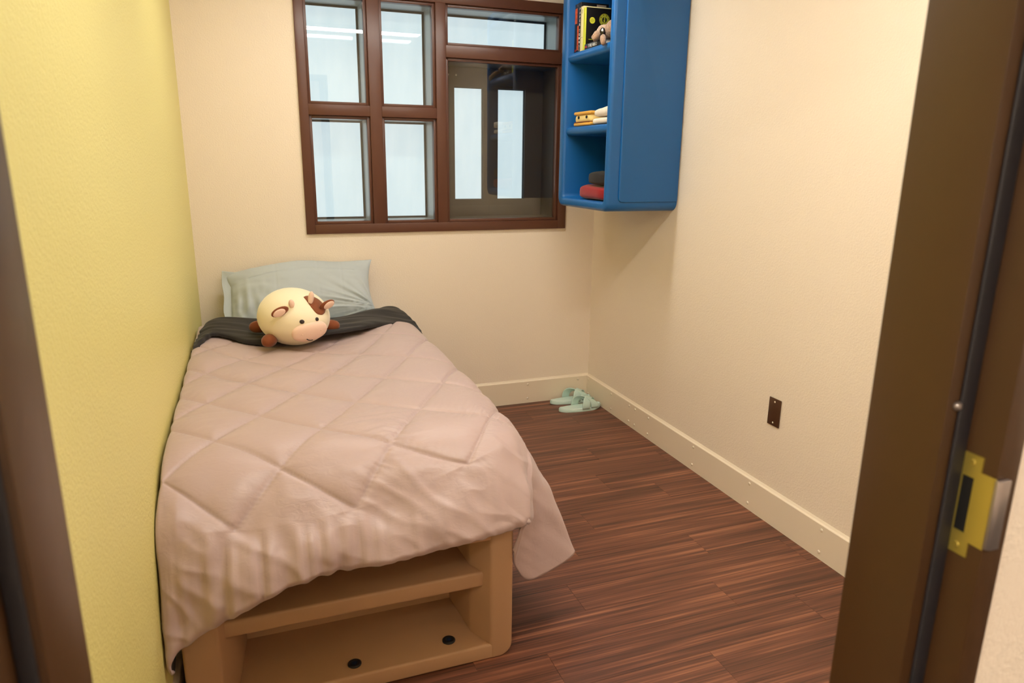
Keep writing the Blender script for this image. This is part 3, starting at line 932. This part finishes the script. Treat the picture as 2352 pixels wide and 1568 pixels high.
# ------------------------------------------------------------------ wall cabinet
CX0, CY0, CY1, CZ0, CZ1 = -0.409, -0.941, -0.335, 1.315, 2.55
def make_cabinet():
    cab = empty('wall_cabinet', (-0.2, (CY0 + CY1) / 2, CZ0))
    tag(cab, 'blue moulded plastic open shelf cabinet hung on the right wall by the window', 'cabinet')
    iy0, iy1 = -0.897, -0.398
    # side walls, top and bottom: one rounded frame swept front to back, with shelves left in
    bm = bmesh.new()
    outer = round_rect(CY0, CY1, CZ0, CZ1, 0.045, 8)
    inner = round_rect(iy0, iy1, CZ0 + 0.047, CZ1 - 0.045, 0.022, 8)
    def loop(pts, x): return [bm.verts.new((x, a, b)) for a, b in pts]
    def off(pts, k):
        cy, cz = (CY0 + CY1) / 2, (CZ0 + CZ1) / 2
        hy, hz = (CY1 - CY0) / 2, (CZ1 - CZ0) / 2
        return [(cy + (a - cy) * (1 + k / hy), cz + (b - cz) * (1 + k / hz)) for a, b in pts]
    loops = [loop(outer, 0.0 - 0.001), loop(off(outer, 0.0), CX0 + 0.016), loop(off(outer, -0.003), CX0 + 0.007), loop(off(outer, -0.010), CX0 + 0.001), loop(off(outer, -0.015), CX0),
             loop(off(inner, 0.016), CX0), loop(off(inner, 0.010), CX0 + 0.001), loop(off(inner, 0.004), CX0 + 0.006), loop(inner, CX0 + 0.016), loop(off(inner, -0.006), -0.02)]
    n = len(outer)
    for a, b in zip(loops[:-1], loops[1:]):
        for i in range(n):
            j = (i + 1) % n; bm.faces.new((a[i], a[j], b[j], b[i]))
    bm.faces.new(loops[-1])
    bm.faces.new(list(reversed(loops[0])))
    bmesh.ops.recalc_face_normals(bm, faces=bm.faces)
    bm_obj('body', bm, m_blue, cab, smooth=True, angle=35)
    for zt in (1.745, 2.126, 2.50):
        pts = []
        th = 0.046; r = 0.021; xf = -0.396
        for k in range(9):
            t = math.pi / 2 + math.pi * k / 8
            pts.append((xf + r + r * math.cos(t), zt - th / 2 + (th / 2) * math.sin(t)))
        pts = [(-0.02, zt)] + pts + [(-0.02, zt - th)]
        prism('shelf', pts, 'y', iy0 - 0.004, iy1 + 0.004, m_blue, cab, 0, True, 45)
    # raised side panel
    pts = round_rect(-0.347, -0.004, CZ0 + 0.048, CZ1 - 0.06, [0.0, 0.02, 0.022, 0.0], 6)
    prism('side_panel', pts, 'y', CY0 - 0.011, CY0 + 0.004, m_blue, cab, 0.006, True, 30)
    prism('side_panel', pts, 'y', CY1 - 0.004, CY1 + 0.004, m_blue, cab, 0.0028, True, 30)
make_cabinet()
S0, S1, S2 = CZ0 + 0.0475, 1.745, 2.126      # shelf tops

# ------------------------------------------------------------------ books on the top shelf
m_bk = mat('black book cover', (20, 17, 16), 0.35)
m_bkn = mat('charcoal book cover', (34, 32, 34), 0.4)
m_cr = mat('cream book cover', (240, 226, 172), 0.5)
m_ye = mat('yellow book spine', (226, 226, 62), 0.45)
m_page = mat('book pages', (226, 216, 196), 0.8)
m_or = mat('orange print', (206, 84, 32), 0.5, var=(60, 0.4))
m_wh = mat('white print', (240, 236, 228), 0.5)
m_rd = mat('red print', (176, 34, 34), 0.5)
m_gy = mat('grey label print', (150, 134, 120), 0.5)
m_yp = mat('yellow sticker print', (226, 220, 60), 0.5)
m_yg = mat('olive emblem print', (176, 176, 48), 0.5)
m_bl = mat('black print', (16, 14, 14), 0.5)
m_nv = mat('dark blue print', (26, 34, 58), 0.5)

def book(label, y0, y1, z1, x0, x1, cover, spine=None, z0=S2):
    z0 += 0.0005
    b = empty('book', ((x0 + x1) / 2, (y0 + y1) / 2, z0))
    tag(b, label, 'book')
    t = 0.0022
    boxes('cover', [(x0, x1, y0, y0 + t, z0, z1), (x0, x1, y1 - t, y1, z0, z1)], cover, b, 0.0005)
    box('spine', x0 - 0.0012, x0 + t, y0, y1, z0, z1, spine or cover, b, 0.001)
    box('pages', x0 + t, x1 - 0.004, y0 + t, y1 - t, z0 + 0.003, z1 - 0.004, m_page, b)
    return b
LX, LY, LZ = (1, 0, 0), (0, 1, 0), (0, 0, 1)
XS = -0.362
def flat(name, x, y0, y1, z0, z1, m, parent):      # print on a spine (faces -x)
    return box(name, x - 0.0005, x, y0, y1, z0, z1, m, parent)
b1 = book('charcoal book with an orange picture on its spine, farthest from the door', -0.4320, -0.4005, 2.372, XS, -0.215, m_bkn)
sp = [c for c in b1.children if c.name.startswith('spine')][0]
flat('spine_picture', XS - 0.0013, -0.4300, -0.4025, 2.275, 2.350, m_or, sp)
flat('spine_mark', XS - 0.0013, -0.420, -0.411, 2.136, 2.147, m_rd, sp)
b2 = book('tall black and orange book with white letters down its spine', -0.4735, -0.4325, 2.374, XS, -0.200, m_bk)
sp = [c for c in b2.children if c.name.startswith('spine')][0]
flat('spine_picture', XS - 0.0013, -0.4515, -0.4335, 2.140, 2.262, m_or, sp)
text_obj('lettering', '\n'.join('PAPER'), 0.0195, (XS - 0.0016, -0.4625, 2.3025), (0, -1, 0), LZ, m_wh, sp, line=0.98)
text_obj('lettering', '\n'.join('TOWNS'), 0.0195, (XS - 0.0016, -0.4625, 2.1960), (0, -1, 0), LZ, m_wh, sp, line=0.98)
flat('spine_mark', XS - 0.0013, -0.4636, -0.4614, 2.133, 2.149, m_wh, sp)
cv = [c for c in b2.children if c.name.startswith('cover')][0]
box('cover_label', -0.272, -0.216, -0.4741, -0.4735, 2.351, 2.367, m_gy, cv)
b3 = book('cream book with the letter J on its spine', -0.5050, -0.4740, 2.350, XS, -0.203, m_cr)
sp = [c for c in b3.children if c.name.startswith('spine')][0]
text_obj('lettering', 'J', 0.021, (XS - 0.0016, -0.492, 2.326), (0, -1, 0), LZ, m_bl, sp)
flat('spine_mark', XS - 0.0013, -0.503, -0.476, 2.196, 2.1975, m_gy, sp)
b4 = book('yellow spined book with a black cover bearing a yellow sticker', -0.5370, -0.5055, 2.338, XS, -0.203, m_bk, m_ye)
sp = [c for c in b4.children if c.name.startswith('spine')][0]
cv = [c for c in b4.children if c.name.startswith('cover')][0]
flat('spine_mark', XS - 0.0013, -0.524, -0.520, 2.166, 2.31, m_yg, sp)
def disc_y(name, x, z, r, y, m, parent, r2=None, n=28, d=0.0005):
    bm = bmesh.new()
    if r2 is None:
        v = [[bm.verts.new((x + r * math.cos(2 * math.pi * k / n), yy, z + r * math.sin(2 * math.pi * k / n))) for k in range(n)] for yy in (y, y - d)]
        bm.faces.new(v[1])
        for k in range(n): bm.faces.new((v[0][k], v[0][(k + 1) % n], v[1][(k + 1) % n], v[1][k]))
    else:
        v = [[bm.verts.new((x + q * math.cos(2 * math.pi * k / n), y - d, z + q * math.sin(2 * math.pi * k / n))) for k in range(n)] for q in (r, r2)]
        for k in range(n): bm.faces.new((v[0][k], v[0][(k + 1) % n], v[1][(k + 1) % n], v[1][k]))
    bmesh.ops.recalc_face_normals(bm, faces=bm.faces)
    return bm_obj(name, bm, m, parent)
YC = -0.5372
st = disc_y('sticker', -0.3265, 2.276, 0.0158, YC, m_yp, cv)
for k, (w, zz) in enumerate(((0.006, 2.282), (0.011, 2.276), (0.008, 2.270))):
    box('sticker_line', -0.3265 - w, -0.3265 + w, YC - 0.0009, YC - 0.0005, zz - 0.0012, zz + 0.0012, m_yg, cv)
ex, ez = -0.256, 2.283
disc_y('emblem', ex, ez, 0.0300, YC, m_yg, cv)
disc_y('emblem_ring', ex, ez, 0.0278, YC - 0.0003, m_bl, cv, 0.0262)
disc_y('emblem_ring', ex, ez, 0.0205, YC - 0.0003, m_bl, cv, 0.0192)
disc_y('emblem_centre', ex, ez, 0.0140, YC - 0.0003, m_bl, cv)
prism('emblem_figure', [(ex - 0.002, ez - 0.013), (ex + 0.004, ez - 0.009), (ex + 0.0025, ez), (ex + 0.0035, ez + 0.010), (ex + 0.0005, ez + 0.0145), (ex - 0.0030, ez + 0.010), (ex - 0.0015, ez + 0.002), (ex - 0.0060, ez - 0.004), (ex - 0.004, ez - 0.008)],
      'y', YC - 0.0016, YC - 0.0007, m_yg, cv)
for k in range(8):
    t = k * math.pi / 4 + 0.3
    disc_y('emblem_dot', ex + 0.0235 * math.cos(t), ez + 0.0235 * math.sin(t), 0.0022, YC - 0.0004, m_bl, cv, None, 8)
box('cover_line', -0.345, -0.300, YC - 0.0006, YC, 2.1815, 2.1850, m_yg, cv)
# book lying flat in front of them
zt = S2 + 0.0005
b5 = empty('book', (-0.29, -0.63, zt)); tag(b5, 'dark book lying flat under the plush toy with white letters on its spine', 'book')
boxes('cover', [(-0.366, -0.235, -0.745, -0.540, zt, zt + 0.002), (-0.366, -0.235, -0.745, -0.540, zt + 0.027, zt + 0.029)], m_bkn, b5, 0.0005)
sp = box('spine', -0.368, -0.364, -0.745, -0.540, zt, zt + 0.029, m_bkn, b5, 0.001)
box('pages', -0.364, -0.24, -0.742, -0.543, zt + 0.002, zt + 0.027, m_page, b5)
flat('spine_mark', -0.368, -0.570, -0.545, zt + 0.010, zt + 0.018, m_rd, sp)
text_obj('lettering', 'THE ABSO', 0.022, (-0.3686, -0.585, zt + 0.0145), (0, -1, 0), LZ, m_wh, sp, 'LEFT')

# ------------------------------------------------------------------ fuzzy plush on the top shelf
m_fur = mat('tan fur', (176, 140, 112), 0.95, bump=(260, 0.006, 0.8), var=(70, 0.35), sheen=0.4)
m_fur2 = mat('pale fur', (206, 174, 148), 0.95, bump=(260, 0.006, 0.8), var=(70, 0.25), sheen=0.4)
m_gl = mat('glossy black eye', (14, 9, 8), 0.12, spec=0.8)
m_hi = mat('white eye highlight', (245, 242, 240), 0.3)
def make_plush():
    z = S2
    p = empty('plush_toy', (-0.28, -0.75, z + 0.001))
    tag(p, 'tan fuzzy plush creature with large black eyes beside the books', 'plush toy')
    X, Y, Z = Vector((1, 0, 0)), Vector((0, 1, 0)), Vector((0, 0, 1))
    def lump(d): return d * (1 + 0.05 * nz(d.x * 4, d.y * 4, d.z * 4 + 3))
    ellipsoid('body', (-0.285, -0.735, z + 0.081), (X * 0.060, Y * 0.070, Z * 0.047), m_fur, p, 32, 20, 1, lump)
    hd = Vector((-0.325, -0.675, z + 0.068))
    ellipsoid('head', hd, (X * 0.040, Y * 0.045, Z * 0.040), m_fur2, p, 32, 20, 1, lump)
    def eye(d, r):
        d = Vector(d).normalized()
        c = hd + Vector((d.x * 0.039, d.y * 0.044, d.z * 0.039))
        a = Z.cross(d).normalized(); b = d.cross(a)
        e = ellipsoid('eye', c, (a * r * 0.80, b * r * 1.15, d * r * 0.40), m_gl, p, 18, 10)
        cc = c + d * r * 0.36 + b * r * 0.42 + a * r * 0.05
        ellipsoid('eye_highlight', cc, (a * r * 0.26, b * r * 0.36, d * r * 0.10), m_hi, e, 12, 6)
    eye((-0.66, -0.74, -0.06), 0.0195)
    eye((-0.97, -0.08, -0.12), 0.0105)
    eye((-0.34, -0.80, -0.50), 0.0080)
    def leg(path, rad):
        tube('leg', path, rad, m_fur, p, 12)
    leg([(-0.350, -0.672, z + 0.056), (-0.372, -0.690, z + 0.056), (-0.387, -0.700, z + 0.037), (-0.389, -0.702, z + 0.022)], [0.012, 0.019, 0.021, 0.009])
    leg([(-0.372, -0.755, z + 0.036), (-0.394, -0.800, z + 0.026), (-0.411, -0.838, z + 0.004), (-0.414, -0.846, z - 0.012), (-0.414, -0.847, z - 0.020)], [0.008, 0.014, 0.015, 0.011, 0.004])
make_plush()

# ------------------------------------------------------------------ middle shelf: toy, folded cloths
m_toy = mat('yellow soft plastic', (236, 178, 74), 0.45)
m_toyf = mat('pale yellow soft plastic', (246, 218, 142), 0.5)
m_toyb = mat('brown line', (116, 58, 34), 0.5)
m_linen = mat('white folded cotton', (240, 228, 214), 0.9, bump=(200, 0.002, 0.4), var=(25, 0.05))
m_red = mat('red knit fabric', (150, 14, 18), 0.85, bump=(260, 0.002, 0.4), sheen=0.3)
m_drk = mat('black knit fabric', (33, 26, 23), 0.8, bump=(260, 0.002, 0.4), sheen=0.1)
def make_toy():
    z = S1 + 0.001
    t = empty('toy', (-0.33, -0.565, z))
    tag(t, 'small yellow block toy with two black dot eyes on the middle shelf', 'toy')
    y0, y1 = -0.668, -0.466
    box('base', -0.384, -0.25, y0, y1, z, z + 0.017, m_toy, t, 0.007, 4)
    box('lid', -0.384, -0.25, y0, y1, z + 0.056, z + 0.073, m_toy, t, 0.007, 4)
    f = box('face', -0.379, -0.255, y0 + 0.003, y1 - 0.003, z + 0.013, z + 0.060, m_toyf, t, 0.019, 6)
    box('stripe', -0.3835, -0.25, y0 + 0.004, y1 - 0.008, z + 0.0165, z + 0.0205, m_toyb, t, 0.001)
    for yy in (-0.522, -0.618):
        e = ellipsoid('eye', (-0.3795, yy, z + 0.043), ((0.004, 0, 0), (0, 0.0115, 0), (0, 0, 0.0085)), m_gl, f, 16, 8)
make_toy()
def cloth(name, label, group, x0, x1, y0, y1, z0, z1, m, seed, layers=1, lift=0.0, cat='cloth'):
    """folded cloth: rounded fold towards the window (+y) and the front, soft lumpy top."""
    root = empty(name, ((x0 + x1) / 2, (y0 + y1) / 2, z0)); tag(root, label, cat, group)
    hh = (z1 - z0) / layers
    for k in range(layers):
        za = z0 + k * hh
        c = Vector(((x0 + x1) / 2, (y0 + y1) / 2, za + hh / 2))
        def wp(d, k=k):
            q = Vector(d)
            n1 = nz(q.x * 1.6 + seed, q.y * 2.2 + k * 3, q.z + seed)
            n2 = nz(q.x * 4 + seed, q.y * 6 + k, 2.0)
            q.z = q.z * (1 + 0.14 * n1 + 0.08 * n2) - lift * q.y * (1 if q.z > 0 or k > 0 else 0.15)
            q.y += 0.03 * n1; q.x += 0.03 * n2
            return q
        ellipsoid('fold', c, (Vector(((x1 - x0) / 2, 0, 0)), Vector((0, (y1 - y0) / 2, 0)), Vector((0, 0, hh / 2))), m, root, 48, 20, 0.42, wp)
    return root
cloth('folded_cloth', 'white folded cloth, lower of two on the middle shelf', 'white cloths on the middle shelf', -0.385, -0.12, -0.895, -0.660, S1 + 0.001, S1 + 0.034, m_linen, 1.0, 1, 0.05)
cloth('folded_cloth', 'white folded cloth, upper of two on the middle shelf', 'white cloths on the middle shelf', -0.385, -0.12, -0.895, -0.680, S1 + 0.037, S1 + 0.084, m_linen, 4.0, 1, 0.35)
cloth('folded_shirt', 'red folded garment at the bottom of the blue cabinet', None, -0.395, -0.10, -0.892, -0.545, S0 + 0.001, S0 + 0.075, m_red, 7.0, 1, -0.05, 'clothing')
cloth('folded_shirt', 'black folded garment lying on the red one', None, -0.385, -0.11, -0.890, -0.635, S0 + 0.077, S0 + 0.150, m_drk, 9.0, 1, 0.04, 'clothing')

# ------------------------------------------------------------------ cover plate on the right wall
pl = prism('cover_plate', [(-1.777, 0.4475), (-1.777, 0.5725), (-1.8505, 0.5725), (-1.8505, 0.4475)], 'x', -0.006, -0.0005, m_plate, None, 0.003)
tag(pl, 'blank brown metal cover plate on the right wall', 'cover plate')
for zz in (0.5575, 0.4625):
    o = screw(pl, (-0.006, -1.814, zz), (-1, 0, 0), 0.55)

# ------------------------------------------------------------------ slippers
m_slip = mat('mint rubber', (204, 228, 216), 0.45)
m_slip2 = mat('pale mint footbed', (212, 232, 222), 0.55, bump=(150, 0.003, 0.7))
def slipper(x_heel, yc, label, rot=0.0):
    L = 0.292
    root = empty('slipper', (x_heel + L / 2, yc, 0.0005))
    tag(root, label, 'slipper', 'pair of mint slippers')
    def half(s):       # half width along the sole
        return 0.0515 * (math.sin(math.pi * min(1, max(0, s)) ** 0.92) ** 0.42) * (0.84 + 0.20 * s - 0.05 * math.sin(s * 6.28))
    ns = 40
    ss = [0.5 - 0.5 * math.cos(math.pi * k / ns) for k in range(ns + 1)]
    def lift(s): return 0.014 * max(0, (s - 0.72) / 0.28) ** 2 + 0.004 * max(0, (0.12 - s) / 0.12)
    def slab(name, z0, z1, k, m):
        bm = bmesh.new()
        top, bot = [], []
        for s in ss:
            w = max(0.001, half(s) * k)
            x = x_heel + L * (0.5 + (s - 0.5) * k)
            row_t, row_b = [], []
            for q in (-1, -0.92, -0.5, 0, 0.5, 0.92, 1):
                zt_ = z1 - (0.004 if abs(q) == 1 else 0) + lift(s) - 0.003 * (1 - q * q)
                row_t.append(bm.verts.new((x, yc + w * q, zt_)))
                row_b.append(bm.verts.new((x, yc + w * q * 0.97, z0 + lift(s))))
            top.append(row_t); bot.append(row_b)
        for a in range(ns):
            for b in range(6):
                bm.faces.new((top[a][b], top[a + 1][b], top[a + 1][b + 1], top[a][b + 1]))
                bm.faces.new((bot[a][b], bot[a][b + 1], bot[a + 1][b + 1], bot[a + 1][b]))
            bm.faces.new((top[a][0], bot[a][0], bot[a + 1][0], top[a + 1][0]))
            bm.faces.new((top[a][6], top[a + 1][6], bot[a + 1][6], bot[a][6]))
        for e in (0, ns):
            for b in range(6):
                bm.faces.new((top[e][b], top[e][b + 1], bot[e][b + 1], bot[e][b]))
        bmesh.ops.recalc_face_normals(bm, faces=bm.faces)
        return bm_obj(name, bm, m, root, smooth=True, angle=55)
    slab('sole', 0.0005, 0.017, 1.0, m_slip)
    slab('footbed', 0.012, 0.0235, 0.97, m_slip2)
    # two bands crossing over the instep
    for (sa, sb) in ((0.45, 0.80), (0.84, 0.58)):
        rows = []
        na = 30
        for k in range(na + 1):
            t = math.pi * k / na
            q = math.cos(t)                       # +1 far side, -1 near side
            f = (1 - q) / 2
            s = sa + (sb - sa) * f
            w = half(s) * 1.0
            wid = 0.023 + 0.003 * abs(q)
            hgt = 0.016 + 0.066 * math.sin(t) ** 0.75 * (1.08 - 0.45 * (s - 0.45))
            rr_ = []
            for e in range(7):
                o = (e / 6 - 0.5) * 2 * wid
                sl_ = -0.42 * (o) * math.sin(t)   # slopes down towards the toe
                rr_.append((x_heel + L * s + o, yc + w * q * 1.01, hgt + sl_ + lift(s)))
            rows.append(rr_)
        grid_mesh('strap', np.array(rows), m_slip, root, thick=0.0055, offset=0.0)
    if rot:
        root.rotation_euler.z = rot
    return root
slipper(-0.318, -0.243, 'mint green slipper nearer the bed, open heel to the left', 0.0)
slipper(-0.312, -0.086, 'mint green slipper against the back baseboard, behind the other one', 0.0)
